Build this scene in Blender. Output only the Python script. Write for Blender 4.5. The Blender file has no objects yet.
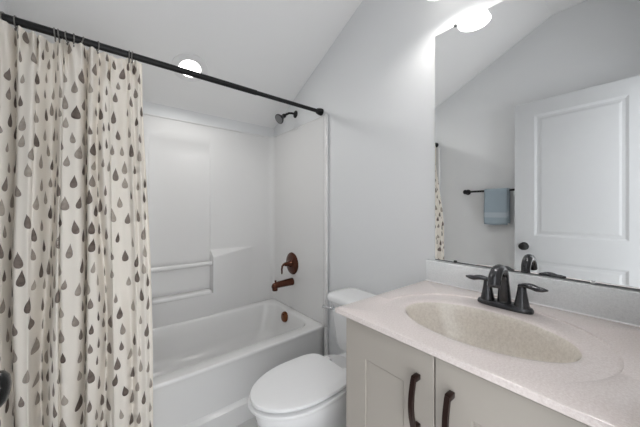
import bpy, bmesh, math, random
from math import sin, cos, pi, sqrt, exp, atan, tan
from mathutils import Vector, Matrix

random.seed(7)
S = bpy.context.scene
COL = S.collection

# ------------------------------------------------------------------ camera, world, exposure
H = 1.187                       # eye height
cam_d = bpy.data.cameras.new('camera')
cam = bpy.data.objects.new('camera', cam_d)
COL.objects.link(cam)
cam.location = (0, 0, H)
cam.rotation_euler = (pi / 2, 0, -math.radians(38.56))
cam_d.sensor_width = 36
cam_d.lens = 268 / 640 * 36
cam_d.shift_y = -3.5 / 640
cam_d.clip_start = 0.01
S.camera = cam

W = bpy.data.worlds.new('hall_daylight')
S.world = W
W.use_nodes = True
W.node_tree.nodes['Background'].inputs[0].default_value = (0.96, 0.98, 1.0, 1)
W.node_tree.nodes['Background'].inputs[1].default_value = 2.45
VANITY_W = 2.15
CAN_W = 3.5
S.view_settings.view_transform = 'Standard'
S.view_settings.look = 'None'
S.view_settings.exposure = 0.10
S.view_settings.gamma = 1.0
S.view_settings.use_curve_mapping = False

# ------------------------------------------------------------------ materials
def mat(name, col, rough=0.5, metal=0.0, spec=0.5, coat=0.0):
    m = bpy.data.materials.new(name)
    m.use_nodes = True
    b = m.node_tree.nodes['Principled BSDF']
    b.inputs['Base Color'].default_value = (*col, 1)
    b.inputs['Roughness'].default_value = rough
    b.inputs['Metallic'].default_value = metal
    b.inputs['Specular IOR Level'].default_value = spec
    b.inputs['Coat Weight'].default_value = coat
    b.inputs['Coat Roughness'].default_value = 0.08
    return m

def bsdf(m):
    return m.node_tree.nodes['Principled BSDF']

def noise_bump(m, scale, strength, dist=0.002, detail=4):
    nt = m.node_tree
    tc = nt.nodes.new('ShaderNodeTexCoord')
    n = nt.nodes.new('ShaderNodeTexNoise')
    n.inputs['Scale'].default_value = scale
    n.inputs['Detail'].default_value = detail
    bp = nt.nodes.new('ShaderNodeBump')
    bp.inputs['Strength'].default_value = strength
    bp.inputs['Distance'].default_value = dist
    nt.links.new(tc.outputs['Object'], n.inputs['Vector'])
    nt.links.new(n.outputs['Fac'], bp.inputs['Height'])
    nt.links.new(bp.outputs['Normal'], bsdf(m).inputs['Normal'])
    return n, tc

def speckle(m, c0, c1, c2, scale):
    nt = m.node_tree
    tc = nt.nodes.new('ShaderNodeTexCoord')
    n = nt.nodes.new('ShaderNodeTexNoise')
    n.inputs['Scale'].default_value = scale
    n.inputs['Detail'].default_value = 6
    n.inputs['Roughness'].default_value = 0.75
    r = nt.nodes.new('ShaderNodeValToRGB')
    r.color_ramp.elements[0].position = 0.32
    r.color_ramp.elements[0].color = (*c0, 1)
    r.color_ramp.elements[1].position = 0.68
    r.color_ramp.elements[1].color = (*c2, 1)
    e = r.color_ramp.elements.new(0.5)
    e.color = (*c1, 1)
    nt.links.new(tc.outputs['Object'], n.inputs['Vector'])
    nt.links.new(n.outputs['Fac'], r.inputs['Fac'])
    nt.links.new(r.outputs['Color'], bsdf(m).inputs['Base Color'])

M = {}
M['wall'] = mat('painted_wall', (0.77, 0.78, 0.79), 0.75, spec=0.25)
noise_bump(M['wall'], 220, 0.08, 0.001)
M['ceiling'] = mat('painted_ceiling', (0.90, 0.90, 0.90), 0.85, spec=0.15)
noise_bump(M['ceiling'], 160, 0.35, 0.002)
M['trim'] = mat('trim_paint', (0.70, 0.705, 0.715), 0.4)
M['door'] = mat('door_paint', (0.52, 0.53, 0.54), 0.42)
M['floor'] = mat('vinyl_floor', (0.42, 0.38, 0.34), 0.45)
M['acrylic'] = mat('glossy_acrylic', (0.76, 0.757, 0.753), 0.16, spec=0.45, coat=0.25)
M['porcelain'] = mat('porcelain', (0.85, 0.85, 0.855), 0.12, spec=0.5, coat=0.3)
M['plastic'] = mat('seat_plastic', (0.84, 0.84, 0.845), 0.28)
M['black'] = mat('black_metal', (0.012, 0.012, 0.013), 0.38, metal=0.3, spec=0.4)
M['blackgloss'] = mat('black_knob_metal', (0.018, 0.018, 0.018), 0.25, metal=0.6)
M['bronze'] = mat('oil_rubbed_bronze', (0.095, 0.030, 0.015), 0.24, metal=0.55, spec=0.5)
M['pull'] = mat('dark_bronze_pull', (0.028, 0.012, 0.009), 0.35, metal=0.5)
M['copper'] = mat('copper_overflow', (0.16, 0.058, 0.022), 0.32, metal=0.75)
M['faucet'] = mat('faucet_gunmetal', (0.075, 0.075, 0.08), 0.2, metal=0.8)
M['chrome'] = mat('chrome', (0.62, 0.63, 0.65), 0.15, metal=1.0)
M['mirror'] = mat('mirror_silver', (0.975, 0.98, 0.98), 0.0, metal=1.0)
M['mirror_edge'] = mat('mirror_edge', (0.03, 0.035, 0.035), 0.3)
M['clear'] = mat('clear_clip', (0.7, 0.72, 0.72), 0.15)
M['cabinet'] = mat('cabinet_paint', (0.425, 0.39, 0.35), 0.42)
M['kick'] = mat('toe_kick', (0.16, 0.155, 0.14), 0.6)
M['top'] = mat('cultured_marble', (0.7, 0.65, 0.62), 0.22, coat=0.3)
speckle(M['top'], (0.65, 0.575, 0.55), (0.735, 0.66, 0.635), (0.82, 0.765, 0.74), 210)
M['basin'] = mat('cultured_marble_basin', (0.6, 0.55, 0.5), 0.2, coat=0.3)
speckle(M['basin'], (0.62, 0.565, 0.50), (0.72, 0.665, 0.595), (0.80, 0.75, 0.68), 130)
M['splash'] = mat('backsplash_marble', (0.5, 0.52, 0.53), 0.25)
speckle(M['splash'], (0.74, 0.76, 0.77), (0.82, 0.84, 0.85), (0.88, 0.90, 0.91), 210)
M['towel'] = mat('blue_towel', (0.34, 0.41, 0.46), 0.95, spec=0.1)
noise_bump(M['towel'], 420, 0.9, 0.004)
M['towel_band'] = mat('blue_towel_band', (0.43, 0.49, 0.53), 0.8, spec=0.15)
M['nozzle'] = mat('shower_face', (0.17, 0.17, 0.175), 0.5)
M['ring'] = mat('ring_metal', (0.22, 0.21, 0.20), 0.3, metal=0.9)
M['dark'] = mat('dark_gap', (0.02, 0.02, 0.02), 0.8)

def emis(name, col, s):
    m = bpy.data.materials.new(name)
    m.use_nodes = True
    b = bsdf(m)
    b.inputs['Base Color'].default_value = (0.8, 0.8, 0.8, 1)
    b.inputs['Emission Color'].default_value = (*col, 1)
    b.inputs['Emission Strength'].default_value = s
    return m
M['lens'] = emis('lit_lens', (1, 0.985, 0.96), 6)
M['bulb'] = emis('lit_bulb', (1, 0.97, 0.93), 6)
M['shade'] = emis('lit_frosted_glass', (1, 0.98, 0.95), 3.0)
bsdf(M['shade']).inputs['Roughness'].default_value = 0.3

def floor_nodes(m):
    nt = m.node_tree
    tc = nt.nodes.new('ShaderNodeTexCoord')
    br = nt.nodes.new('ShaderNodeTexBrick')
    br.inputs['Scale'].default_value = 1.0
    br.inputs['Brick Width'].default_value = 0.6
    br.inputs['Row Height'].default_value = 0.3
    br.inputs['Mortar Size'].default_value = 0.002
    br.inputs['Color1'].default_value = (0.70, 0.695, 0.69, 1)
    br.inputs['Color2'].default_value = (0.67, 0.665, 0.66, 1)
    br.inputs['Mortar'].default_value = (0.52, 0.51, 0.50, 1)
    nt.links.new(tc.outputs['Object'], br.inputs['Vector'])
    nt.links.new(br.outputs['Color'], bsdf(m).inputs['Base Color'])
floor_nodes(M['floor'])

def cloth(name, col):
    """woven cloth that lets some light through"""
    m = mat(name, col, 0.9, spec=0.1)
    nt = m.node_tree
    tr = nt.nodes.new('ShaderNodeBsdfTranslucent'); tr.inputs['Color'].default_value = (*col, 1)
    ms = nt.nodes.new('ShaderNodeMixShader'); ms.inputs[0].default_value = 0.13
    nt.links.new(bsdf(m).outputs[0], ms.inputs[1]); nt.links.new(tr.outputs[0], ms.inputs[2])
    nt.links.new(ms.outputs[0], nt.nodes['Material Output'].inputs['Surface'])
    return m
M['curtain'] = cloth('cream_curtain_cloth', (0.90, 0.85, 0.78))
def print_material():
    """watercolour droplet print: each drop has its own tone, mottled inside"""
    m = mat('droplet_print', (0.2, 0.18, 0.16), 0.9, spec=0.1)
    nt = m.node_tree; N = nt.nodes.new; L = nt.links.new
    at_ = N('ShaderNodeAttribute'); at_.attribute_name = 'tone'
    uv = N('ShaderNodeUVMap'); uv.uv_map = 'UVMap'
    no = N('ShaderNodeTexNoise'); no.inputs['Scale'].default_value = 55; no.inputs['Detail'].default_value = 2
    L(uv.outputs['UV'], no.inputs['Vector'])
    ad = N('ShaderNodeMath'); ad.operation = 'MULTIPLY_ADD'; ad.inputs[1].default_value = .55
    L(no.outputs['Fac'], ad.inputs[0])
    mu = N('ShaderNodeMath'); mu.operation = 'MULTIPLY'; mu.inputs[1].default_value = .75
    L(at_.outputs['Fac'], mu.inputs[0]); L(mu.outputs[0], ad.inputs[2])
    rp = N('ShaderNodeValToRGB')
    rp.color_ramp.elements[0].position = 0.20; rp.color_ramp.elements[0].color = (0.11, 0.085, 0.074, 1)
    rp.color_ramp.elements[1].position = 1.0; rp.color_ramp.elements[1].color = (0.46, 0.41, 0.355, 1)
    e = rp.color_ramp.elements.new(0.6); e.color = (0.25, 0.21, 0.185, 1)
    L(ad.outputs[0], rp.inputs['Fac']); L(rp.outputs['Color'], bsdf(m).inputs['Base Color'])
    return m
M['print'] = print_material()

# ------------------------------------------------------------------ helpers
def link(name, me, m, parent=None, smooth=None):
    o = bpy.data.objects.new(name, me)
    COL.objects.link(o)
    for mm in (m if isinstance(m, (list, tuple)) else [m]):
        me.materials.append(mm)
    if smooth is not None:
        for p in me.polygons: p.use_smooth = True
        me.set_sharp_from_angle(angle=math.radians(smooth))
    if parent is not None:
        o.parent = parent
    return o

def mesh(name, v, f):
    me = bpy.data.meshes.new(name)
    me.from_pydata([tuple(p) for p in v], [], f)
    bm = bmesh.new(); bm.from_mesh(me)
    bmesh.ops.recalc_face_normals(bm, faces=bm.faces)
    bm.to_mesh(me); bm.free()
    me.update()
    return me

class G:
    """collects geometry for ONE mesh object"""
    def __init__(s): s.v = []; s.f = []
    def add(s, v, f):
        n = len(s.v); s.v += [Vector(p) for p in v]; s.f += [tuple(i + n for i in q) for q in f]; return s
    def box(s, x0, x1, y0, y1, z0, z1):
        v = [(x, y, z) for z in (z0, z1) for y in (y0, y1) for x in (x0, x1)]
        return s.add(v, [(0, 1, 3, 2), (4, 6, 7, 5), (0, 4, 5, 1), (2, 3, 7, 6), (0, 2, 6, 4), (1, 5, 7, 3)])
    def bbox(s, x0, x1, y0, y1, z0, z1, b=0.004, seg=2):
        bm = bmesh.new()
        bmesh.ops.create_cube(bm, size=1)
        for q in bm.verts:
            q.co = Vector(((x0 + x1) / 2 + q.co.x * (x1 - x0), (y0 + y1) / 2 + q.co.y * (y1 - y0), (z0 + z1) / 2 + q.co.z * (z1 - z0)))
        bmesh.ops.bevel(bm, geom=list(bm.edges), offset=b, segments=seg, affect='EDGES', profile=0.5)
        bm.verts.index_update()
        s.add([q.co.copy() for q in bm.verts], [tuple(q.index for q in fc.verts) for fc in bm.faces])
        bm.free(); return s
    def loft(s, loops, cap0=True, cap1=True, closed=True):
        n = len(loops[0]); base = len(s.v)
        for lp in loops: s.v += [Vector(p) for p in lp]
        for i in range(len(loops) - 1):
            for j in range(n if closed else n - 1):
                k = (j + 1) % n
                a = base + i * n
                s.f.append((a + j, a + k, a + n + k, a + n + j))
        if cap0: s.f.append(tuple(base + j for j in range(n))[::-1])
        if cap1: s.f.append(tuple(base + (len(loops) - 1) * n + j for j in range(n)))
        return s
    def lathe(s, prof, origin=(0, 0, 0), axis=(0, 0, 1), n=28, cap0=True, cap1=True):
        """prof: list of (radius, along)"""
        q = Vector((0, 0, 1)).rotation_difference(Vector(axis).normalized())
        o = Vector(origin)
        loops = [[o + q @ Vector((r * cos(2 * pi * j / n), r * sin(2 * pi * j / n), h)) for j in range(n)] for r, h in prof]
        return s.loft(loops, cap0, cap1)
    def tube(s, pts, rad, n=12, sy=1.0, up=(0, 0, 1)):
        """rad: number or list; sy: flattening across"""
        pts = [Vector(p) for p in pts]
        if not isinstance(rad, (list, tuple)): rad = [rad] * len(pts)
        loops = []
        T0 = (pts[1] - pts[0]).normalized()
        u = Vector(up)
        if abs(u.dot(T0)) > 0.95: u = Vector((1, 0, 0)) if abs(T0.x) < .9 else Vector((0, 1, 0))
        for i, p in enumerate(pts):
            T = (pts[min(i + 1, len(pts) - 1)] - pts[max(i - 1, 0)]).normalized()
            u = (u - T * u.dot(T)).normalized()
            w = T.cross(u)
            loops.append([p + (u * cos(2 * pi * j / n) + w * sin(2 * pi * j / n) * sy) * rad[i] for j in range(n)])
        return s.loft(loops)
    def torus(s, c, R, r, axis=(0, 0, 1), n=28, k=8, sz=1.0, sr=1.0):
        q = Vector((0, 0, 1)).rotation_difference(Vector(axis).normalized())
        base = len(s.v); c = Vector(c)
        for i in range(n):
            a = 2 * pi * i / n
            for j in range(k):
                b = 2 * pi * j / k
                p = Vector(((R + r * cos(b)) * cos(a) * sr, (R + r * cos(b)) * sin(a), r * sin(b) * sz))
                s.v.append(c + q @ p)
        for i in range(n):
            for j in range(k):
                a, b = base + i * k, base + ((i + 1) % n) * k
                jj = (j + 1) % k
                s.f.append((a + j, b + j, b + jj, a + jj))
        return s
    def build(s, name, m, parent=None, smooth=None):
        return link(name, mesh(name, s.v, s.f), m, parent, smooth)

def rrect(x0, x1, y0, y1, r, z, nc=8, ne=10):
    """rounded rectangle loop, counter-clockwise, same vertex count for every radius"""
    out = []
    cs = [((x1 - r, y0 + r), -pi / 2), ((x1 - r, y1 - r), 0), ((x0 + r, y1 - r), pi / 2), ((x0 + r, y0 + r), pi)]
    for i, ((cx, cy), a0) in enumerate(cs):
        arc = [Vector((cx + r * cos(a0 + pi / 2 * k / nc), cy + r * sin(a0 + pi / 2 * k / nc), z)) for k in range(nc + 1)]
        out += arc
        (nx, ny), na = cs[(i + 1) % 4]
        nxt = Vector((nx + r * cos(na), ny + r * sin(na), z))
        for k in range(1, ne): out.append(arc[-1].lerp(nxt, k / ne))
    return out

def empty(name, loc=(0, 0, 0)):
    o = bpy.data.objects.new(name, None)
    o.empty_display_size = 0.05
    COL.objects.link(o); o.location = loc
    return o
def tag(o, label, cat, group=None, kind=None):
    o['label'] = label; o['category'] = cat
    if group: o['group'] = group
    if kind: o['kind'] = kind
    return o
def struct(o, label, cat):
    o['kind'] = 'structure'; o['label'] = label; o['category'] = cat
    return o
def at(parent, g_pts):            # world point -> parent's local
    return Vector(g_pts) - parent.location
def localise(root):
    """children were built in world coordinates: move their meshes into the root's frame"""
    done = set()
    def rec(o):
        for c in o.children:
            if c.type == 'MESH' and c.data.name not in done:
                c.data.transform(Matrix.Translation(-root.location)); done.add(c.data.name)
            elif c.type == 'LIGHT':
                c.location = c.location - root.location
            rec(c)
    rec(root)
    return root
def sstep(a, b, x):
    t = min(max((x - a) / (b - a), 0), 1)
    return t * t * (3 - 2 * t)

# ------------------------------------------------------------------ the room shell
XW, XL = 1.22, -0.355           # plumbing wall / opposite wall
YB, YF = 2.217, -0.02           # back wall / doorway wall
CS = 0.469                       # roof pitch
CF = 2.742                       # flat part over the vanity
def ceil_z(y): return min(CF, 1.945 + CS * (2.217 - y))
YK = 2.217 - (CF - 1.945) / CS

struct(G().box(XL - .1, XW + .1, YF - .12, YB + .1, -0.06, 0).build('floor', M['floor']),
       'light grey tiled floor of the bathroom', 'floor')
def side_wall(name, x0, x1, label):
    y0, y1 = YF - .12, YB + .1
    pf = [(y0, -.06), (y1, -.06), (y1, ceil_z(y1)), (YK, CF), (y0, CF)]
    v = [(x0, y, z) for y, z in pf] + [(x1, y, z) for y, z in pf]
    f = [(0, 1, 2, 3, 4), (9, 8, 7, 6, 5)] + [(i, i + 5, (i + 1) % 5 + 5, (i + 1) % 5) for i in range(5)]
    return struct(G().add(v, f).build(name, M['wall']), label, 'wall')
side_wall('wall_right', XW, XW + .1, 'pale grey wall behind the toilet, mirror and shower fittings')
side_wall('wall_left', XL - .1, XL, 'pale grey wall seen in the mirror behind towel bar and door')
struct(G().box(XL, XW, YB, YB + .1, -0.06, ceil_z(YB) + .01).build('wall_back', M['wall']),
       'pale grey wall strip above the white shower surround', 'wall')
DX0, DX1, DZ = -.225, .545, 2.05
wf = G()
zt = ceil_z(YF)
wf.box(XL, DX0, YF - .12, YF, -.06, zt)
wf.box(DX1, XW, YF - .12, YF, -.06, zt)
wf.box(DX0, DX1, YF - .12, YF, DZ, zt)
struct(wf.build('wall_front', M['wall']), 'pale grey wall around the doorway at the vanity end', 'wall')
y0, y1 = YF - .12, YB + .1
g = G()
cp = [(y0, CF), (YK, CF), (y1, ceil_z(y1)), (y1, ceil_z(y1) + .1), (YK, CF + .1), (y0, CF + .1)]
g.loft([[(x, y, z) for y, z in cp] for x in (XL - .1, XW + .1)])
struct(g.build('ceiling', M['ceiling']), 'white ceiling, flat over the vanity and sloping down towards the tub', 'ceiling')
struct(G().bbox(1.206, XW, .70, 1.425, 0, .10, .004).build('baseboard_right', M['trim'], smooth=30),
       'white baseboard behind the toilet', 'baseboard')
struct(G().bbox(XL, XL + .014, YF, 1.40, 0, .10, .004).build('baseboard_left', M['trim'], smooth=30),
       'white baseboard under the towel bar', 'baseboard')
tr = G()
tr.bbox(DX1, DX1 + .075, YF, YF + .016, 0, DZ, .005)
tr.bbox(DX0 - .075, DX1 + .075, YF, YF + .016, DZ, DZ + .075, .005)
struct(tr.build('trim_1', M['trim'], smooth=30), 'white casing around the doorway', 'door trim')

# ------------------------------------------------------------------ bathtub
ZR = .372
XC = (XW + XL) / 2
TY0, TY1 = 1.462, YB - .004
TX0, TX1 = XL + .004, XW - .004
def bow(p):                      # the apron swells a little in the middle of its length
    t = max(0, 1 - ((p.x - XC) / .76) ** 2)
    k = sstep(TY0 + .25, TY0, p.y)
    return Vector((p.x, p.y - .020 * t * k, p.z))
tub = empty('bathtub', (XC, 1.84, 0))
tag(tub, 'white glossy alcove bathtub with overflow plate behind the patterned curtain', 'bathtub')
loops = []
def oloop(ins, z, r): return [bow(p) for p in rrect(TX0 + ins, TX1 - ins, TY0 + ins, TY1 - ins, r, z, 10, 24)]
loops.append(oloop(0, ZR - .016, .006))
loops.append(oloop(0, ZR - .013, .006))
loops.append(oloop(0, ZR - .010, .006))
loops.append(oloop(.0015, ZR - .005, .007))
loops.append(oloop(.005, ZR - .0015, .009))
loops.append(oloop(.010, ZR, .013))
loops.append(oloop(.014, ZR, .016))
def iloop(k0, k1, kf, kb, z, r): return [bow(p) for p in rrect(TX0 + k0, TX1 - k1, TY0 + kf, TY1 - kb, r, z, 10, 24)]
loops.append(iloop(.105, .058, .072, .068, ZR + .001, .10))
loops.append(iloop(.115, .064, .081, .074, ZR - .004, .105))
loops.append(iloop(.124, .070, .088, .080, ZR - .016, .11))
loops.append(iloop(.16, .083, .098, .090, ZR - .10, .115))
loops.append(iloop(.22, .105, .112, .105, ZR - .20, .12))
loops.append(iloop(.26, .14, .14, .13, ZR - .262, .12))
loops.append(iloop(.31, .20, .19, .18, ZR - .285, .10))
loops.append(iloop(.50, .45, .33, .33, ZR - .29, .03))
G().loft(loops, cap0=False).build('tub_shell', M['acrylic'], tub, 50)
# apron: front face, small ledge and kick
ap = []
nx = 48
prof = [(.001, ZR - .012), (.004, ZR - .022), (.009, ZR - .05), (.016, .16), (.017, .118), (.006, .106), (-.004, .098), (-.006, .085), (-.006, .0)]
for dy, z in prof:
    row = []
    for i in range(nx + 1):
        x = TX0 + (TX1 - .012 - TX0) * i / nx
        p = bow(Vector((x, TY0, z)))
        row.append((x, p.y + dy, z))
    ap.append(row)
back = [[(x, y + .03, z) for x, y, z in r] for r in ap]
g = G().loft(ap, False, False, closed=False)
g.loft(back, False, False, closed=False)
g.build('apron', M['acrylic'], tub, 40)
for x0, x1 in ((XW - .030, XW - .002), (XL + .002, XL + .030)):
    G().bbox(x0, x1, 1.430, 1.4535, .001, ZR - .0005, .008, 4).build('apron_flange', M['acrylic'], tub, 60)
# overflow plate on the inner end wall
ov = G()
ox, oz, oy = TX1 - .080, .318, 1.885
ax = Vector((-1, 0, -.05)).normalized() * 1
ax = Vector((-1, 0, .16)).normalized()
ov.lathe([(.001, .018), (.024, .017), (.037, .013), (.041, .006), (.041, -.01)][::-1], (ox, oy, oz), ax, 32)
o = ov.build('overflow_plate', M['copper'], tub, 40)
o['label'] = 'copper-brown overflow plate'
for dz in (.018, -.018):
    sc = G().lathe([(.006, 0), (.006, .006), (.004, .008)], Vector((ox, oy, oz)) + ax * .012 + Vector((0, 0, dz)), ax, 12)
    sc.build('plate_screw', M['bronze'], o, 40)
localise(tub)

# ------------------------------------------------------------------ shower surround
sur = empty('shower_surround', (XC, YB - .01, ZR))
tag(sur, 'glossy white moulded shower wall surround with ledges and grab bar above the tub', 'shower surround')
ZS0, ZS1 = ZR + .0018, 1.857
CX, HWD = XC + .005, .203        # centre panel
SX0, SX1, SYB, SYF = XL + .014, XW - .014, YB - .012, 1.445
R = .045
path = []                        # (x, y, nx, ny) inner face
n1 = 10
for i in range(n1): path.append((SX1, SYF + (SYB - R - SYF) * i / n1, -1, 0))
for i in range(9):
    a = pi / 2 * i / 8
    path.append((SX1 - R + R * cos(a), SYB - R + R * sin(a), -cos(a), -sin(a)))
xs = []
xa, xb = SX1 - R, SX0 + R
marks = sorted({*[xa + (xb - xa) * i / 60 for i in range(1, 60)], CX + HWD, CX + HWD + .006, CX - HWD, CX - HWD - .006,
                CX + HWD - .012, CX - HWD + .012}, reverse=True)
for x in marks: path.append((x, SYB, 0, -1))
for i in range(9):
    a = pi / 2 + pi / 2 * i / 8
    path.append((SX0 + R + R * cos(a), SYB - R + R * sin(a), -cos(a), -sin(a)))
for i in range(1, n1 + 1): path.append((SX0, SYB - R + (SYF - SYB + R) * i / n1, 1, 0))
ZL = .868
NB, NT = .555, .84
zrows = sorted({ZS0, .39, .405, .42, .445, .47, .52, NB - .006, NB, .60, .65, .70, .75, .80, NT, *[ZL - .052 + .005 * k for k in range(14)], .95, 1.0, 1.1, 1.2, 1.3, 1.4, 1.5, 1.6, 1.69, 1.70, 1.76, 1.82, ZS1 - .004, ZS1})
def bulge(x, z):
    d = abs(x - CX)
    if d < HWD + .001 and z > NB - .001:
        return -.005 if z < 1.695 else 0
    t = max(0, 1 - max(0, d - HWD) / .36)
    return min(.075 * t, max(0, ZL + .004 - z) * 1.5) * (1 - .21 * sstep(.55, .375, z))
rows = []
for z in zrows:
    row = []
    for (x, y, nx_, ny_) in path:
        b = bulge(x, z) if ny_ == -1 else 0
        row.append((x + nx_ * b, y + ny_ * b, z))
    rows.append(row)
G().loft(rows, False, False, closed=False).build('wall_panel', M['acrylic'], sur, 38)
for x0, x1 in ((XW - .030, XW - .002), (XL + .002, XL + .030)):
    G().bbox(x0, x1, 1.428, 1.460, ZR + .002, 1.860, .010, 4).build('edge_flange', M['acrylic'], sur, 60)
lipg = G()
lipg.bbox(XL + .003, XW - .003, SYB + .0005, YB - .001, ZS1 - .02, ZS1, .001)
lipg.tube([(SX0 + .03, SYB - .001, ZS1 - .005), (SX1 - .03, SYB - .001, ZS1 - .005)], .0055, 10)
lipg.tube([(SX1 + .001, SYF + .02, ZS1 - .005), (SX1 + .001, SYB - .03, ZS1 - .005)], .0045, 10)
lipg.bbox(SX1 + .0005, XW - .002, 1.45, YB - .003, ZS1 - .02, ZS1, .001)
lipg.build('top_lip', M['acrylic'], sur, 30)
# grab bar across the niche
gb = G()
yb_ = SYB - .058
gb.tube([(CX - HWD + .002, yb_, .775), (CX, yb_, .775), (CX + HWD - .002, yb_, .775)], .017, 14, up=(0, 0, 1))
gb.build('grab_bar', M['acrylic'], sur, 50)
G().bbox(CX - HWD + .004, CX + HWD - .004, SYB - .080, SYB + .003, NB - .016, NB + .014, .012, 4).build('soap_shelf', M['acrylic'], sur, 50)
localise(sur)

# ------------------------------------------------------------------ vanity cabinet
VY0, VY1, VX = .005, .664, .660
DXF = VX - .020
CT = .851
van = empty('vanity_cabinet', ((VX + XW) / 2, .34, 0))
tag(van, 'greige two-door vanity cabinet with dark bow pulls under the speckled top', 'cabinet')
g = G()
zt_c = CT - .0185
g.box(VX, XW - .002, VY1 - .016, VY1, .09, zt_c)
g.box(VX, XW - .002, VY0, VY0 + .016, .09, zt_c)
g.box(VX, XW - .002, VY0 + .016, VY1 - .016, .09, .106)
g.box(XW - .010, XW - .002, VY0 + .016, VY1 - .016, .106, zt_c)
g.box(VX, VX + .018, VY0 + .016, VY1 - .016, CT - .075, zt_c)
g.box(VX, VX + .018, VY0 + .016, VY0 + .05, .106, CT - .075)
g.box(VX, VX + .018, VY1 - .05, VY1 - .016, .106, CT - .075)
g.build('body', M['cabinet'], van)
G().box(VX + .06, XW - .01, VY0 + .01, VY1 - .01, 0, .0898).build('toe_kick', M['kick'], van)
def shaker(y0, y1, z0, z1, st, rt):
    """frame and recessed panel as one leaf, front face at DXF"""
    gg = G()
    xf, xb = DXF, VX - .0005
    O = [(y0, z0), (y1, z0), (y1, z1), (y0, z1)]
    I = [(y0 + st, z0 + rt), (y1 - st, z0 + rt), (y1 - st, z1 - rt), (y0 + st, z1 - rt)]
    def ring(pts, x): return [Vector((x, a, b)) for a, b in pts]
    b = .0015
    Ob = [(y0 + b, z0 + b), (y1 - b, z0 + b), (y1 - b, z1 - b), (y0 + b, z1 - b)]
    def inset(e): return [(y0 + st + e, z0 + rt + e), (y1 - st - e, z0 + rt + e), (y1 - st - e, z1 - rt - e), (y0 + st + e, z1 - rt - e)]
    J0, J, K = inset(.0008), inset(.0035), inset(.0042)
    gg.loft([ring(O, xb), ring(O, xf + b), ring(Ob, xf), ring(I, xf), ring(J0, xf + .0062), ring(J, xf + .0062), ring(K, xf + .0045)], True, True)
    return gg
YM = .345
for (y0, y1, hy) in ((YM + .002, VY1 - .004, .389), (VY0 + .012, YM - .002, .301)):
    d = shaker(y0, y1, .10, CT - .030, .086, .105).build('door', M['cabinet'], van)
    hz0, hz1 = .624, .752
    p = G()
    pts, n = [], 18
    for i in range(n + 1):
        t = i / n
        z = hz1 + .004 - (hz1 - hz0 + .008) * t
        x = DXF - .021 - .0125 * sin(pi * t)
        pts.append((x, hy, z))
    loops = []
    for i, (x, y, z) in enumerate(pts):
        hw = .0062 if 0 < i < n else .0058
        loops.append([(x - .0045, y - hw, z), (x - .0045, y + hw, z), (x + .0045, y + hw, z), (x + .0045, y - hw, z)])
    p.loft(loops)
    for zz in (hz1, hz0):
        p.bbox(DXF - .024, DXF + .0002, hy - .0068, hy + .0068, zz - .0068, zz + .0068, .0015)
    h_ = p.build('handle', M['pull'], d, 30)
    h_['label'] = 'dark bronze bow pull handle'
localise(van)

# ------------------------------------------------------------------ vanity top with moulded basin
top = empty('countertop', (.91, .34, CT))
tag(top, 'speckled beige vanity top with moulded oval basin and grey backsplash', 'countertop')
TX_0, TX_1, TY_0, TY_1 = .617, XW - .002, -.012, .690
BX, BY, BA, BB = .862, .3315, .150, .2225       # basin centre, semi axes in x and y
RX, RY, RA, RB = .865, .335, .262, .292         # raised-rim ellipse
N = 144
angs = sorted([2 * pi * i / N for i in range(N)])
cang = [math.atan2(cy - BY, cx - BX) % (2 * pi) for cx in (TX_0, TX_1) for cy in (TY_0, TY_1)]
for c in cang:                    # snap the closest ray to each corner
    k = min(range(N), key=lambda i: abs(angs[i] - c)); angs[k] = c
def ray_rect(a, ins=0):
    dx, dy = cos(a), sin(a); t = 9
    if dx > 1e-9: t = min(t, (TX_1 - ins - BX) / dx)
    if dx < -1e-9: t = min(t, (TX_0 + ins - BX) / dx)
    if dy > 1e-9: t = min(t, (TY_1 - ins - BY) / dy)
    if dy < -1e-9: t = min(t, (TY_0 + ins - BY) / dy)
    return BX + dx * t, BY + dy * t
def ray_ell(a, cx, cy, A, B):
    dx, dy = cos(a), sin(a); ox_, oy_ = BX - cx, BY - cy
    qa = dx * dx / A / A + dy * dy / B / B; qb = 2 * (ox_ * dx / A / A + oy_ * dy / B / B); qc = ox_ ** 2 / A / A + oy_ ** 2 / B / B - 1
    t = (-qb + sqrt(qb * qb - 4 * qa * qc)) / 2 / qa
    return BX + dx * t, BY + dy * t
def stepd(a): return .0042 * sstep(-.72, .1, cos(a))    # the rim dies out towards the front edge
def mixp(p, q, t): return (p[0] + (q[0] - p[0]) * t, p[1] + (q[1] - p[1]) * t)
slab, bas = [], []
slab.append([(*ray_rect(a, .002), CT - .018) for a in angs])
slab.append([(*ray_rect(a), CT - .016) for a in angs])
slab.append([(*ray_rect(a), CT - .0035) for a in angs])
slab.append([(*ray_rect(a, .001), CT - .001) for a in angs])
slab.append([(*ray_rect(a, .0035), CT) for a in angs])
def ringp(a, s):
    p = ray_ell(a, RX, RY, RA * s, RB * s)
    q = ray_rect(a, .006)
    return p if (p[0] - BX) ** 2 + (p[1] - BY) ** 2 < (q[0] - BX) ** 2 + (q[1] - BY) ** 2 else q
slab.append([(*ringp(a, 1.0), CT) for a in angs])
slab.append([(*ringp(a, .988), CT - stepd(a) * .85) for a in angs])
slab.append([(*ringp(a, .972), CT - stepd(a)) for a in angs])
for t in (.35, .7):
    slab.append([(*mixp(ringp(a, .972), ray_ell(a, BX, BY, BA * 1.06, BB * 1.06), t), CT - stepd(a) * (1 - .3 * t)) for a in angs])
def eloop(s, z, sh=0): return [(BX + sh + (p[0] - BX) * s, BY + (p[1] - BY) * s, z) for p in (ray_ell(a, BX, BY, BA, BB) for a in angs)]
def eloop2(s, zz): return [(BX + (p[0] - BX) * s, BY + (p[1] - BY) * s, CT - stepd(a) * .7 + zz) for a, p in ((a, ray_ell(a, BX, BY, BA, BB)) for a in angs)]
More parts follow.
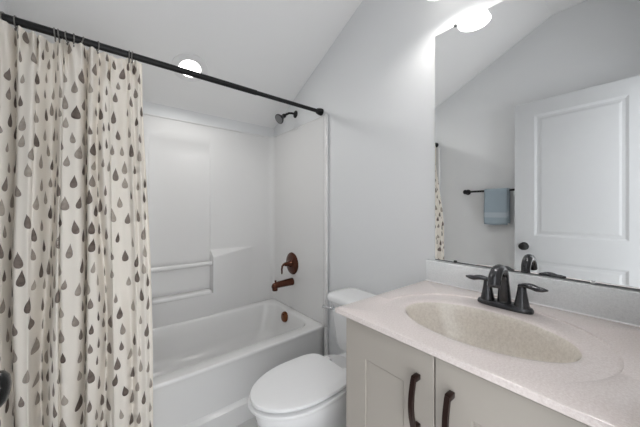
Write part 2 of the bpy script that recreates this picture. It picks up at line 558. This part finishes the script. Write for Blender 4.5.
slab.append(eloop2(1.06, 0)); slab.append(eloop2(1.03, -.0012)); slab.append(eloop2(1.005, -.004))
G().loft(slab, False, False).build('slab', M['top'], top, 40)
bas.append(eloop2(1.005, -.004)); bas.append(eloop2(.985, -.009)); bas.append(eloop2(.965, -.018))
for s, z in ((.94, .035), (.90, .060), (.84, .088), (.75, .112), (.62, .128), (.46, .138), (.28, .143), (.12, .145)):
    bas.append(eloop(s, CT - z, .012 * (1 - s)))
o = G().loft(bas, False, True).build('basin', M['basin'], top, 60)
dr = G().lathe([(.022, 0), (.022, .003), (.018, .004), (.012, .002)], (BX + .012, BY, CT - .1448), (0, 0, 1), 24)
dr.build('drain', M['faucet'], o, 40)
G().bbox(XW - .022, XW - .002, TY_0, TY_1 - .001, CT + .0004, .949, .003).build('backsplash', M['splash'], top, 30)['label'] = 'blue-grey speckled backsplash strip'
ck = G().tube([(XW - .0235, TY_0 + .002, CT + .001), (XW - .0235, TY_1 - .002, CT + .001)], .0030, 8)
ck.build('caulk_bead', M['plastic'], top, 60)['label'] = 'white caulk line under the backsplash'
localise(top)

# ------------------------------------------------------------------ faucet
FX, FY, FZ = 1.088, .332, CT - .0031
fau = empty('faucet', (FX, FY, FZ))
tag(fau, 'gunmetal two-handle faucet with arched spout on the vanity top', 'faucet')
def stad(hl, hw, z, n=40, p=2.6):
    out = []
    for i in range(n):
        a = 2 * pi * i / n
        c, s = cos(a), sin(a)
        out.append((FX + hw * math.copysign(abs(c) ** (2 / p), c), FY + hl * math.copysign(abs(s) ** (2 / p), s), FZ + z))
    return out
G().loft([stad(.083, .028, 0), stad(.0845, .0295, .004), stad(.0835, .0285, .010), stad(.080, .0255, .0155), stad(.072, .0225, .018)]).build('base_plate', M['faucet'], fau, 40)
# spout
sp, rr = [], []
for i in range(9):
    t = i / 8
    sp.append((FX + .004 - .006 * t, FY, FZ + .016 + .078 * t)); rr.append(.0215 - .006 * t)
Rr = .040
for i in range(1, 15):
    a = pi * .93 * i / 14
    sp.append((FX - .002 - Rr * 1.12 + Rr * 1.12 * cos(a), FY, FZ + .094 + Rr * 1.08 * sin(a))); rr.append(.0155 + .0015 * sin(a) + .003 * (i / 14) ** 2)
lx_, ly_, lz_ = sp[-1]
sp.append((lx_ - .001, FY, lz_ - .014)); rr.append(.0192)
sp.append((lx_ - .0015, FY, lz_ - .018)); rr.append(.0175)
G().tube(sp, rr, 20, up=(0, 1, 0)).build('spout', M['faucet'], fau, 50)
for sgn in (1, -1):
    hy = FY + sgn * .0515
    hg = G()
    hg.lathe([(.0225, .014), (.0215, .022), (.017, .045), (.0135, .068), (.0125, .078), (.011, .084), (.004, .088)], (FX, hy, FZ), (0, 0, 1), 24)
    h_ = hg.build('handle', M['faucet'], fau, 40)
    lv, lr = [], []
    for i in range(13):
        t = i / 12
        lv.append((FX - .002 - .010 * t, hy - sgn * .008 + sgn * .078 * t, FZ + .084 + .006 * sin(pi * min(1, t * 1.5)) - .001 * t + .004 * t * t))
        lr.append(.0055 + .0035 * sin(pi * t) if t < .85 else .0062 - (t - .85) * .022)
    G().tube(lv, lr, 14, sy=1.75, up=(0, 0, 1)).build('lever', M['faucet'], h_, 50)
localise(fau)

# ------------------------------------------------------------------ mirror
mir = empty('wall_mirror', (XW, .32, .955))
tag(mir, 'frameless rectangular wall mirror above the vanity backsplash', 'mirror')
MX = XW - .0075
MY0, MY1, MZ0, MZ1 = -.012, .651, .9535, 2.006
g = G().box(MX + .0005, XW - .0015, MY0, MY1, MZ0, MZ1)
g.build('backing', M['mirror_edge'], mir)
G().add([(MX, MY0 + .001, MZ0 + .003), (MX, MY1 - .001, MZ0 + .003), (MX, MY1 - .001, MZ1 - .001), (MX, MY0 + .001, MZ1 - .001)], [(0, 1, 2, 3)]).build('glass', M['mirror'], mir)
edge = G().box(MX - .0002, XW - .002, MY1 - .0012, MY1 + .0014, MZ0, MZ1)
edge.box(MX - .0002, XW - .002, MY0, MY1 + .0014, MZ1 - .001, MZ1 + .0016)
edge.build('polished_edge', M['clear'], mir)
for cy, cz, mm in ((.556, MZ1, 'mirror_edge'), (.556, MZ0 + .002, 'mirror_edge'), (.126, MZ0 + .002, 'clear'), (.126, MZ1, 'clear')):
    up = 1 if cz > 1.5 else -1
    c = G().bbox(MX - .005, MX - .0005, cy - .006, cy + .006, cz - .005 if up > 0 else cz - .003, cz + .004 if up > 0 else cz + .008, .0018)
    c.build('mirror_clip', M[mm], mir, 40)
localise(mir)

# ------------------------------------------------------------------ vanity light
vl = empty('vanity_light', (XW, .345, 2.187))
tag(vl, 'wall light with downward white glass shades above the mirror', 'light')
G().bbox(XW - .024, XW - .001, .235, .455, 2.202, 2.302, .008, 3).build('back_plate', M['black'], vl, 40)
G().tube([(XW - .055, .11, 2.252), (XW - .055, .58, 2.252)], .009, 12).build('crossbar', M['black'], vl, 40)
G().tube([(XW - .058, .345, 2.252), (XW - .020, .345, 2.252)], .010, 12).build('stem', M['black'], vl, 40)
for sy_ in (.543, .147):
    SXc = 1.05
    G().tube([(XW - .055, sy_, 2.252), (XW - .085, sy_, 2.257), (SXc, sy_, 2.252), (SXc, sy_, 2.222)], .008, 12).build('arm', M['black'], vl, 40)
    pr = [(.024, 2.227), (.028, 2.215), (.033, 2.197), (.040, 2.167), (.049, 2.137), (.058, 2.112), (.066, 2.093), (.070, 2.085)]
    pin = [(r - .003, z) for r, z in reversed(pr)]
    sh = G().lathe(pr + pin, (SXc, sy_, 0), (0, 0, 1), 36, cap0=False, cap1=False)
    s_ = sh.build('shade', M['shade'], vl, 60)
    G().lathe([(.003, 2.136), (.012, 2.139), (.018, 2.148), (.020, 2.159), (.018, 2.172), (.013, 2.185), (.011, 2.202)], (SXc, sy_, 0), (0, 0, 1), 24).build('bulb', M['bulb'], s_, 60)
    ld = bpy.data.lights.new('bulb_light', 'POINT')
    ld.energy = VANITY_W; ld.color = (1, .975, .94); ld.shadow_soft_size = .018
    lo = bpy.data.objects.new('bulb_light', ld); COL.objects.link(lo); lo.parent = vl
    lo.location = (SXc, sy_, 2.118)
localise(vl)

# ------------------------------------------------------------------ recessed ceiling light
CXl, CYl = .4225, 1.877
rl = empty('recessed_light', (CXl, CYl, ceil_z(CYl)))
rl.rotation_euler = (-atan(CS), 0, 0)
tag(rl, 'round recessed downlight with white trim ring in the sloped ceiling', 'light')
ring = G().lathe([(.107, .001), (.107, -.004), (.105, -.006), (.102, -.0065), (.085, -.009), (.068, -.0105), (.065, -.0095), (.063, -.005)], (0, 0, 0), (0, 0, 1), 48, False, False)
ring.build('trim_ring', M['plastic'], rl, 40)
G().lathe([(.0625, -.006), (.062, -.009), (.05, -.012), (.02, -.0135)], (0, .0, 0), (0, 0, 1), 40, False, True).build('lens', M['lens'], rl, 40)
ld = bpy.data.lights.new('can_light', 'AREA'); ld.shape = 'DISK'; ld.size = .12; ld.energy = CAN_W; ld.color = (1, .985, .96)
lo = bpy.data.objects.new('can_light', ld); COL.objects.link(lo); lo.parent = rl; lo.location = (0, 0, -.018)

# ------------------------------------------------------------------ toilet
TYc = .980
toi = empty('toilet', (.83, TYc, 0))
tag(toi, 'white toilet with closed lid between vanity and bathtub', 'toilet')
def egg(x0, x1, w, z, n=56, back=.30, wb=.62):
    """loop in plan: round nose at x0 (towards the room), squarer back at x1"""
    out = []
    L_ = x1 - x0; xm = x0 + L_ * .57
    for i in range(n):
        a = 2 * pi * i / n
        c, s = cos(a), sin(a)
        if c <= 0:
            x = xm + (xm - x0) * c; y = w * s
        else:
            p = 2 / 6.5
            x = xm + (x1 - xm) * abs(c) ** p
            y = w * math.copysign(abs(s) ** (2 / 5), s) * (1 - (1 - wb) * (abs(c) ** 1.2))
        out.append((x, TYc + y, z))
    return out
LX0, LX1 = .443, .872
zs = .405
# bowl and pedestal
bl = []
for z, x0, x1, w in ((0, .60, 1.10, .115), (.03, .60, 1.10, .112), (.08, .62, 1.09, .100), (.15, .60, 1.07, .100), (.22, .55, 1.05, .108), (.29, .495, 1.03, .130), (.345, .465, 1.01, .148), (.380, .460, 1.0, .150), (.398, .464, 1.0, .147), (.4035, .470, .995, .142)):
    bl.append(egg(x0, x1, w, z, wb=.72))
G().loft(bl).build('bowl', M['porcelain'], toi, 60)
def slabegg(x0, x1, w, z0, z1, b, wb=.88):
    lp = []
    for ins, z in ((b, z0), (b * .3, z0 + b * .3), (0, z0 + b), (0, z1 - b), (b * .3, z1 - b * .3), (b, z1 - b * .02)):
        lp.append(egg(x0 + ins, x1 - ins, w - ins, z, wb=wb))
    cx = (x0 + x1) / 2
    for k in (.8, .5, .2):
        lp.append([(cx + (p[0] - cx) * k, TYc + (p[1] - TYc) * k, z1 + .004 * (1 - k * k)) for p in lp[5][:]])
    return G().loft(lp)
seat = slabegg(LX0 - .007, LX1 - .005, .1640, .4045, .4175, .004).build('seat', M['plastic'], toi, 60)
lid = slabegg(LX0, LX1, .156, .4255, .441, .0045).build('lid', M['plastic'], toi, 60)
for sy_ in (1, -1):
    G().bbox(LX1 - .012, LX1 + .026, TYc + sy_ * .068 - .020, TYc + sy_ * .068 + .020, .4036, .433, .008, 3).build('hinge', M['plastic'], toi, 60)
# bowl deck under the tank
G().bbox(.93, 1.20, TYc - .105, TYc + .105, .30, .402, .02, 4).build('tank_deck', M['porcelain'], toi, 60)
# tank
tk = []
TW = .214
for z, x0, w, r in ((.402, 1.045, .150, .03), (.408, 1.03, .168, .04), (.44, 1.022, .178, .04), (.56, 1.012, .194, .04), (.668, 1.006, .205, .04)):
    tk.append(rrect(x0, XW - .012, TYc - w, TYc + w, r, z, 8, 8))
G().loft(tk).build('tank', M['porcelain'], toi, 50)
tl = []
for z, ins in ((.669, .006), (.672, .001), (.678, 0), (.692, 0), (.699, .003), (.704, .010), (.706, .020), (.7075, .06)):
    tl.append(rrect(.988 + ins, XW - .008 - ins * .5, TYc - TW - .012 + ins, TYc + TW + .012 - ins, .05 - min(ins, .03) * .6, z, 8, 8))
G().loft(tl).build('tank_lid', M['porcelain'], toi, 50)
lv = G()
lyy, lzz = TYc + .165, .632
lv.lathe([(.014, 0), (.014, .006), (.009, .010), (.008, .022)], (1.0095, lyy, lzz), (-1, 0, 0), 20)
lv.tube([(.990, lyy - .010, lzz), (.986, lyy + .010, lzz), (.984, lyy + .035, lzz - .002), (.985, lyy + .058, lzz - .004), (.986, lyy + .064, lzz - .004)], [.007, .008, .0095, .010, .006], 10, up=(0, 0, 1))
fl = lv.build('flush_lever', M['chrome'], toi, 40)
fl['label'] = 'chrome flush lever'
localise(toi)

# ------------------------------------------------------------------ shower fittings
PY = 1.880
XS = SX1 - .0005                 # surround face
# shower head on the painted wall above the surround
shd = empty('wall_shower', (XW, 1.852, 1.975))
tag(shd, 'black shower head on a bent arm above the surround', 'shower')
G().lathe([(.030, .0005), (.030, .004), (.024, .009), (.014, .013), (.010, .016)], (XW, 1.852, 1.975), (-1, 0, 0), 28).build('wall_flange', M['black'], shd, 40)
G().tube([(XW - .005, 1.852, 1.975), (XW - .035, 1.852, 1.976), (XW - .065, 1.852, 1.970), (XW - .090, 1.852, 1.955), (XW - .112, 1.852, 1.938)], .0088, 12, up=(0, 1, 0)).build('arm', M['black'], shd, 40)
hd = Vector((-.80, -.10, -.62)).normalized()
hg = G().lathe([(.011, -.012), (.016, -.008), (.017, .006), (.013, .012), (.016, .020), (.026, .036), (.036, .050), (.0395, .056), (.0395, .062), (.036, .064)], Vector((XW - .112, 1.852, 1.938)), hd, 32)
h_ = hg.build('spray_head', M['black'], shd, 40)
G().lathe([(.035, .0642), (.033, .0655), (.010, .0658)], Vector((XW - .112, 1.852, 1.938)), hd, 32).build('spray_face', M['nozzle'], h_, 40)
localise(shd)

vz = .745
val = empty('shower_valve', (XS, PY, vz))
tag(val, 'bronze round shower valve with lever handle above the tub spout', 'shower valve')
G().lathe([(.090, .0002), (.091, .003), (.086, .008), (.060, .013), (.040, .015), (.030, .017)], (XS, PY, vz), (-1, 0, 0), 40).build('escutcheon', M['bronze'], val, 40)
hb = G().lathe([(.028, .014), (.025, .03), (.019, .046), (.017, .060), (.016, .072), (.010, .078)], (XS, PY, vz), (-1, 0, 0), 28).build('handle_hub', M['bronze'], val, 40)
pts = [(XS - .064, PY, vz + .002), (XS - .078, PY + .006, vz + .000), (XS - .090, PY + .010, vz - .014), (XS - .093, PY + .012, vz - .040), (XS - .092, PY + .012, vz - .066), (XS - .094, PY + .012, vz - .078)]
G().tube(pts, [.010, .010, .009, .0075, .007, .005], 12, up=(0, 1, 0)).build('lever', M['bronze'], hb, 50)
localise(val)

sz_ = .595
spo = empty('tub_spout', (XS, PY, sz_))
tag(spo, 'bronze tub spout with diverter below the shower valve', 'tub spout')
body = []
for i, (dx, r, dz) in enumerate(((.0003, .031, 0), (.004, .032, 0), (.010, .031, 0), (.06, .029, -.001), (.12, .0265, -.003), (.160, .0250, -.006), (.178, .022, -.010), (.186, .014, -.014), (.188, .006, -.016))):
    body.append([(XS - dx, PY + r * cos(2 * pi * j / 24), sz_ + dz + r * sin(2 * pi * j / 24)) for j in range(24)])
G().loft(body).build('spout_body', M['bronze'], spo, 50)
G().lathe([(.020, -.036), (.0225, -.030), (.022, -.010), (.012, .002)], (XS - .162, PY, sz_ - .010), (0, 0, 1), 20).build('spout_mouth', M['bronze'], spo, 40)
G().lathe([(.007, 0), (.006, .008), (.009, .011), (.009, .016), (.004, .019)], (XS - .158, PY, sz_ + .016), (0, 0, 1), 16).build('diverter_knob', M['bronze'], spo, 40)
localise(spo)

# ------------------------------------------------------------------ curtain rod, rings, curtain
RYc, RZ = 1.512, 1.896
RYl, RZl = 1.476, 1.885           # the rod is hung a little askew: its far end sits lower and nearer the room
def rod_y(x): return RYl + (RYc - RYl) * (x - XL) / (XW - XL)
def rod_z(x): return RZl + (RZ - RZl) * (x - XL) / (XW - XL)
def rodp(x): return (x, rod_y(x), rod_z(x))
rod = empty('curtain_rod', (XC, rod_y(XC), rod_z(XC)))
tag(rod, 'black straight shower curtain rod across the tub opening', 'curtain rod')
G().tube([rodp(XL + .02), rodp(.705)], .0150, 20).build('outer_tube', M['black'], rod, 40)
G().tube([rodp(.69), rodp(XW - .02)], .0128, 20).build('inner_tube', M['black'], rod, 40)
for x, sd in ((XW, -1), (XL, 1)):
    G().lathe([(.0250, .0008), (.0255, .006), (.025, .016), (.022, .030), (.019, .040), (.0165, .044)], rodp(x), (sd, 0, 0), 32).build('end_flange', M['black'], rod, 40)
localise(rod)

def x_at(u, y):
    a = (u - 320) / 268
    return y * (.6233 + .782 * a) / (.782 - .6233 * a)
ring_x = [x_at(u, rod_y(-.2)) for u in (.8, 3.8, 16)] + [x_at(u, RYc - .012) for u in (55.5, 59.5, 67.5, 74, 82, 98, 129, 132.5)]
ring_lab = ['dark curtain ring half cut off by the left edge of the photo',
            'dark curtain ring second from the left end of the rod, close beside the first',
            'dark curtain ring third from the left, followed by the widest gap between rings',
            'dark curtain ring just after the widest gap, first of a close pair',
            'dark curtain ring just after the widest gap, second of a close pair',
            'dark curtain ring sixth from the left of the rod, above the bunched cloth',
            'dark curtain ring seventh from the left, just before the tilted ring',
            'tilted dark curtain ring slanting across the rod above the bunched cloth',
            'dark curtain ring alone on the rod between the tilted ring and the last pair',
            'dark curtain ring last but one towards the open curtain edge',
            'dark curtain ring at the very end, above the open curtain edge']
CZT = RZ - .018                   # top hem
r0 = None
for i, x in enumerate(ring_x):
    if r0 is None:
        r0 = empty('curtain_ring', (x, RYc, RZ))
        G().torus((0, 0, -.0025), .0195, .0022, (1, 0, 0), 32, 8).build('ring_loop', M['ring'], r0, 60)
        G().tube([(0, 0, -.0215), (0, .002, -.027), (0, .001, -.033), (0, -.006, -.036), (0, -.010, -.031)], .0020, 8, up=(1, 0, 0)).build('hook', M['ring'], r0, 60)
        o = r0
    else:
        o = r0.copy(); COL.objects.link(o)
        for ch in list(r0.children):
            c = ch.copy(); COL.objects.link(c); c.parent = o
    o.location = rodp(x)
    o.rotation_euler = (0, random.uniform(-.08, .08), random.uniform(-.25, .25))
    if i == 7: o.rotation_euler = (0, .26, .3)
    tag(o, ring_lab[i], 'curtain ring', 'shower curtain rings on the rod')

# curtain: broad fold lobes with deep narrow valleys
val_x = [-.318, -.256, -.172, -.074, -.022, .056]        # valley positions
val_d = [.045, .065, .095, .075, .060, .022]
val_w = [.010, .011, .016, .012, .009, .013]
def fold(xn, z):
    """offset (positive away from the room) of the cloth at rest x xn and height z"""
    tt = sstep(1.86, 1.40, z)                              # 0 at the hem tape, 1 where the folds have opened
    y = 0
    for k, (vx, vd, vw) in enumerate(zip(val_x, val_d, val_w)):
        vx2 = vx + .007 * sin(2.1 * z + k * 1.7) + .004 * sin(5.3 * z + k)
        w = vw * (1.0 + .25 * sin(1.6 * z + 2 * k))
        y += vd * (.45 + .55 * tt) * exp(-((xn - vx2) / w) ** 2)
    y += .006 * sin(xn * 95 + 1.2 * sin(1.5 * z) + .6)
    y += .0045 * sin(xn * 190 + 2 * z)
    e = sstep(.03, .09, xn)                                # finer pleats on the free edge
    y += e * .008 * sin(xn * 215 + 1.3 * sin(2.2 * z))
    g_ = 1 - sstep(1.88, 1.60, z)                          # gathers at the hem tape
    wob = sin(7 * z + xn * 30)
    y += g_ * (.011 * sin(xn * 150 + 2.2 * wob) + .008 * sin(xn * 265 - 3 * wob))
    return y
ns, nz = 420, 90
X0c, X1c = XL + .034, .130
zb = .06
P = []
for j in range(nz + 1):
    zz = CZT + (zb - CZT) * ((j / nz) ** 1.15)
    open_ = sstep(1.86, .5, zz)
    row = []
    for i in range(ns + 1):
        xn = X0c + (X1c - X0c) * i / ns
        # hangs from the rod and swings outside the tub
        yb = rod_y(xn) - .004 - (.120 - .022 * sstep(-.24, -.34, xn)) * sstep(1.90, .95, zz) - .012 * sstep(.95, .1, zz)
        y = yb + fold(xn, zz)
        x = xn + .028 * open_ * sstep(-.05, .13, xn) + .010 * cos(xn * 85 + .5) * sstep(-.28, -.2, xn) * (1 - sstep(.03, .10, xn))
        z = zz + (rod_z(xn) - RZ) * (1 - j / nz)
        if j < 12:               # scalloped top hem between the rings
            dmin = min(abs(xn - q) for q in ring_x)
            z -= (1 - j / 12) * .012 * sstep(.004, .045, dmin)
        row.append(Vector((max(x, XL + .033), y, z)))
    P.append(row)
mid = 45
arcs = [0.0]
for i in range(ns):
    d = P[mid][i + 1] - P[mid][i]
    arcs.append(arcs[-1] + sqrt(d.x * d.x + d.y * d.y))
import bisect
def on_cloth(u, z):
    """point of the cloth at arc length u and height z, with the room-side normal"""
    i = min(max(bisect.bisect_right(arcs, u) - 1, 0), ns - 1)
    f = (u - arcs[i]) / max(arcs[i + 1] - arcs[i], 1e-6)
    tj = max(0, (CZT - z) / (CZT - zb)) ** (1 / 1.15) * nz
    j = min(int(tj), nz - 1); g_ = tj - j
    a_, b_, c_, d_ = P[j][i], P[j][i + 1], P[j + 1][i], P[j + 1][i + 1]
    p = a_.lerp(b_, f).lerp(c_.lerp(d_, f), g_)
    n = ((P[j][min(i + 1, ns)] - P[j][i]).cross(P[j + 1][i] - P[j][i]))
    n.normalize()
    if n.length < .5: n = Vector((0, -1, 0))
    return p, n
verts, faces, uvs, tone, mi = [], [], [], [], []
for j in range(nz + 1):
    for i in range(ns + 1):
        verts.append(P[j][i]); uvs.append((arcs[i], P[j][i].z)); tone.append(0)
for j in range(nz):
    for i in range(ns):
        a = j * (ns + 1) + i
        faces.append((a, a + ns + 1, a + ns + 2, a + 1)); mi.append(0)
# which way does the room side face?
_p, _n = on_cloth(arcs[-1] * .5, 1.0)
rng = random.Random(11)
# scattered drops, no two closer than one drop apart
pts = []
grid = {}
tries = 0
while tries < 26000:
    tries += 1
    u = rng.uniform(.004, arcs[-1] - .004); z = rng.uniform(zb + .03, CZT - .02)
    key = (int(u / .06), int(z / .08))
    ok = True
    for du in (-1, 0, 1):
        for dz in (-1, 0, 1):
            for (pu, pz) in grid.get((key[0] + du, key[1] + dz), ()):
                if ((pu - u) / .041) ** 2 + ((pz - z) / .062) ** 2 < 1: ok = False
    if ok:
        grid.setdefault(key, []).append((u, z)); pts.append((u, z))
for (u, z) in pts:
    sz = rng.uniform(.70, 1.12)
    hh, ww = .0275 * sz, .0118 * sz * rng.uniform(.85, 1.15)
    lean = rng.uniform(-.14, .14)
    tn = rng.random()
    base = len(verts); K, Jn = 12, 6
    good = True
    cells = []
    for k in range(K + 1):
        yv = -cos(pi * k / K)                 # -1 bottom .. 1 tip
        wv = sqrt(max(0, 1 - yv * yv)) * ((1 - yv) / 2) ** 1.0 * 1.5
        for q in range(Jn + 1):
            xu = (q / Jn * 2 - 1) * wv
            uu = u + ww * xu + lean * hh * yv; zz = z + hh * yv
            if not (0 < uu < arcs[-1]): good = False; break
            cells.append((uu, zz))
        if not good: break
    if not good: continue
    for uu, zz in cells:
        p, n = on_cloth(uu, zz)
        if n.y > 0 and _n.y > 0 or n.y < 0 and _n.y < 0: pass
        verts.append(p + n * (.0016 if _n.y < 0 else -.0016)); uvs.append((uu, zz)); tone.append(tn)
    for k in range(K):
        for q in range(Jn):
            a = base + k * (Jn + 1) + q
            faces.append((a, a + 1, a + Jn + 2, a + Jn + 1)); mi.append(1)
me = bpy.data.meshes.new('shower_curtain')
me.from_pydata([tuple(v) for v in verts], [], faces)
uvl = me.uv_layers.new(name='UVMap')
ca = me.attributes.new('tone', 'FLOAT', 'POINT')
ca.data.foreach_set('value', tone)
for lp in me.loops: uvl.data[lp.index].uv = uvs[lp.vertex_index]
o = link('shower_curtain', me, [M['curtain'], M['print']], None, 180)
me.polygons.foreach_set('material_index', mi)
me.update()
tag(o, 'cream shower curtain printed with grey-brown droplets hanging from the black rod', 'shower curtain')

# ------------------------------------------------------------------ towel bar and towel on the opposite wall
tb = empty('towel_bar', (XL, .842, 1.3605))
tag(tb, 'dark wall-mounted towel bar reflected in the mirror beside the door', 'towel bar')
TBX, TBZ = XL + .062, 1.3605
G().tube([(TBX, .543, TBZ), (TBX, 1.151, TBZ)], .0090, 14).build('bar', M['black'], tb, 40)
for y in (.543, 1.151):
    G().lathe([(.026, .0006), (.026, .006), (.018, .011), (.011, .020), (.010, .045), (.014, .052), (.021, .058), (.022, .066), (.017, .078), (.006, .084)], (XL, y, TBZ), (1, 0, 0), 24).build('post', M['black'], tb, 40)
localise(tb)
tw = empty('hand_towel', (TBX, .891, TBZ))
tag(tw, 'blue-grey hand towel folded over the towel bar', 'towel')
def towel_sheet(y0, y1, front, back, r, th, zt_):
    prof = [(TBX + r, zt_ - front + (front - .0) * k / 14) for k in range(14)]
    for k in range(9):
        a = pi * k / 8
        prof.append((TBX + r * cos(a), zt_ + r * sin(a)))
    prof += [(TBX - r, zt_ - back * k / 12) for k in range(1, 13)]
    out = [(px, pz) for px, pz in prof]
    rows_ = []
    nyy = 14
    gg = G()
    for k in range(nyy + 1):
        y = y0 + (y1 - y0) * k / nyy
        row = []
        for q, (px, pz) in enumerate(out):
            hang = max(0, (zt_ - pz)) / .3
            row.append((px + .0025 * sin(y * 60 + q * .15) * hang, y + .006 * hang * sin(q * .3) * (1 if k else .6), pz + (.003 * sin(y * 40) if hang > .9 else 0)))
        rows_.append(row)
    gg.loft(rows_, False, False, closed=False)
    return gg
for (y0, y1, fr, bk, r, nm) in ((.798, .980, .305, .27, .0165, 'outer_fold'), (.787, .968, .288, .29, .0122, 'inner_fold')):
    me_o = towel_sheet(y0, y1, fr, bk, r, .004, TBZ).build(nm, [M['towel'], M['towel_band']], tw, 70)
    for p in me_o.data.polygons:
        c = p.center
        if c.x > TBX and TBZ - .235 < c.z < TBZ - .195: p.material_index = 1
    sm = me_o.modifiers.new('pile', 'SOLIDIFY'); sm.thickness = .0034; sm.offset = 0
localise(tw)

# ------------------------------------------------------------------ the open door, resting in front of the opposite wall
DF = -.180                       # face towards the room
dth = .035
DY0, DY1 = -.015, .7195
dz0, dz1 = .012, 2.030
def panel_rect(y0, y1, z0, z1, x, sgn):
    lp = []
    for ins, dx in ((0, 0), (.008, .004), (.016, .0085), (.030, .0085), (.042, .0045), (.050, .004)):
        lp.append([(x - sgn * dx, y0 + ins, z0 + ins), (x - sgn * dx, y1 - ins, z0 + ins), (x - sgn * dx, y1 - ins, z1 - ins), (x - sgn * dx, y0 + ins, z1 - ins)])
    return lp
dg = G()
ys = [DY0, DY0 + .122, DY1 - .128, DY1]
zs_ = [dz0, .235, .800, .985, 1.925, dz1]
for x, sgn in ((DF, 1), (DF - dth, -1)):
    for i in range(3):
        for j in range(5):
            if i == 1 and j in (1, 3):
                dg.loft(panel_rect(ys[1], ys[2], zs_[j], zs_[j + 1], x, sgn), False, True)
            else:
                dg.add([(x, ys[i], zs_[j]), (x, ys[i + 1], zs_[j]), (x, ys[i + 1], zs_[j + 1]), (x, ys[i], zs_[j + 1])], [(0, 1, 2, 3)])
a, b = DF, DF - dth
dg.add([(a, DY0, dz0), (b, DY0, dz0), (b, DY0, dz1), (a, DY0, dz1)], [(0, 1, 2, 3)])
dg.add([(a, DY1, dz0), (b, DY1, dz0), (b, DY1, dz1), (a, DY1, dz1)], [(0, 1, 2, 3)])
dg.add([(a, DY0, dz1), (b, DY0, dz1), (b, DY1, dz1), (a, DY1, dz1)], [(0, 1, 2, 3)])
dg.add([(a, DY0, dz0), (b, DY0, dz0), (b, DY1, dz0), (a, DY1, dz0)], [(0, 1, 2, 3)])
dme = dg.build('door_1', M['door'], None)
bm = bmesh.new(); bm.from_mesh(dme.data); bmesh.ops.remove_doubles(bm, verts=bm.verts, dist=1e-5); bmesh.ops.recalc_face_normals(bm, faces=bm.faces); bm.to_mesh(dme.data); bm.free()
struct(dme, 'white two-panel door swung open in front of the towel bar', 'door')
KY, KZ = DY1 - .064, .900
for x, s in ((DF, 1), (DF - dth, -1)):
    pr = [(.031, .0003), (.031, .005), (.026, .010), (.013, .013), (.011, .024), (.016, .028), (.025, .033), (.0285, .041), (.027, .049), (.020, .055), (.008, .058)]
    if s < 0: pr = [(.031, .0003), (.031, .005), (.026, .010), (.013, .013), (.011, .020), (.018, .024), (.026, .030), (.0285, .038), (.026, .046), (.018, .051), (.008, .053)]
    k = G().lathe(pr, (x, KY, KZ), (s, 0, 0), 32).build('door_knob', M['blackgloss'], dme, 50)
    k['label'] = 'black round door knob'
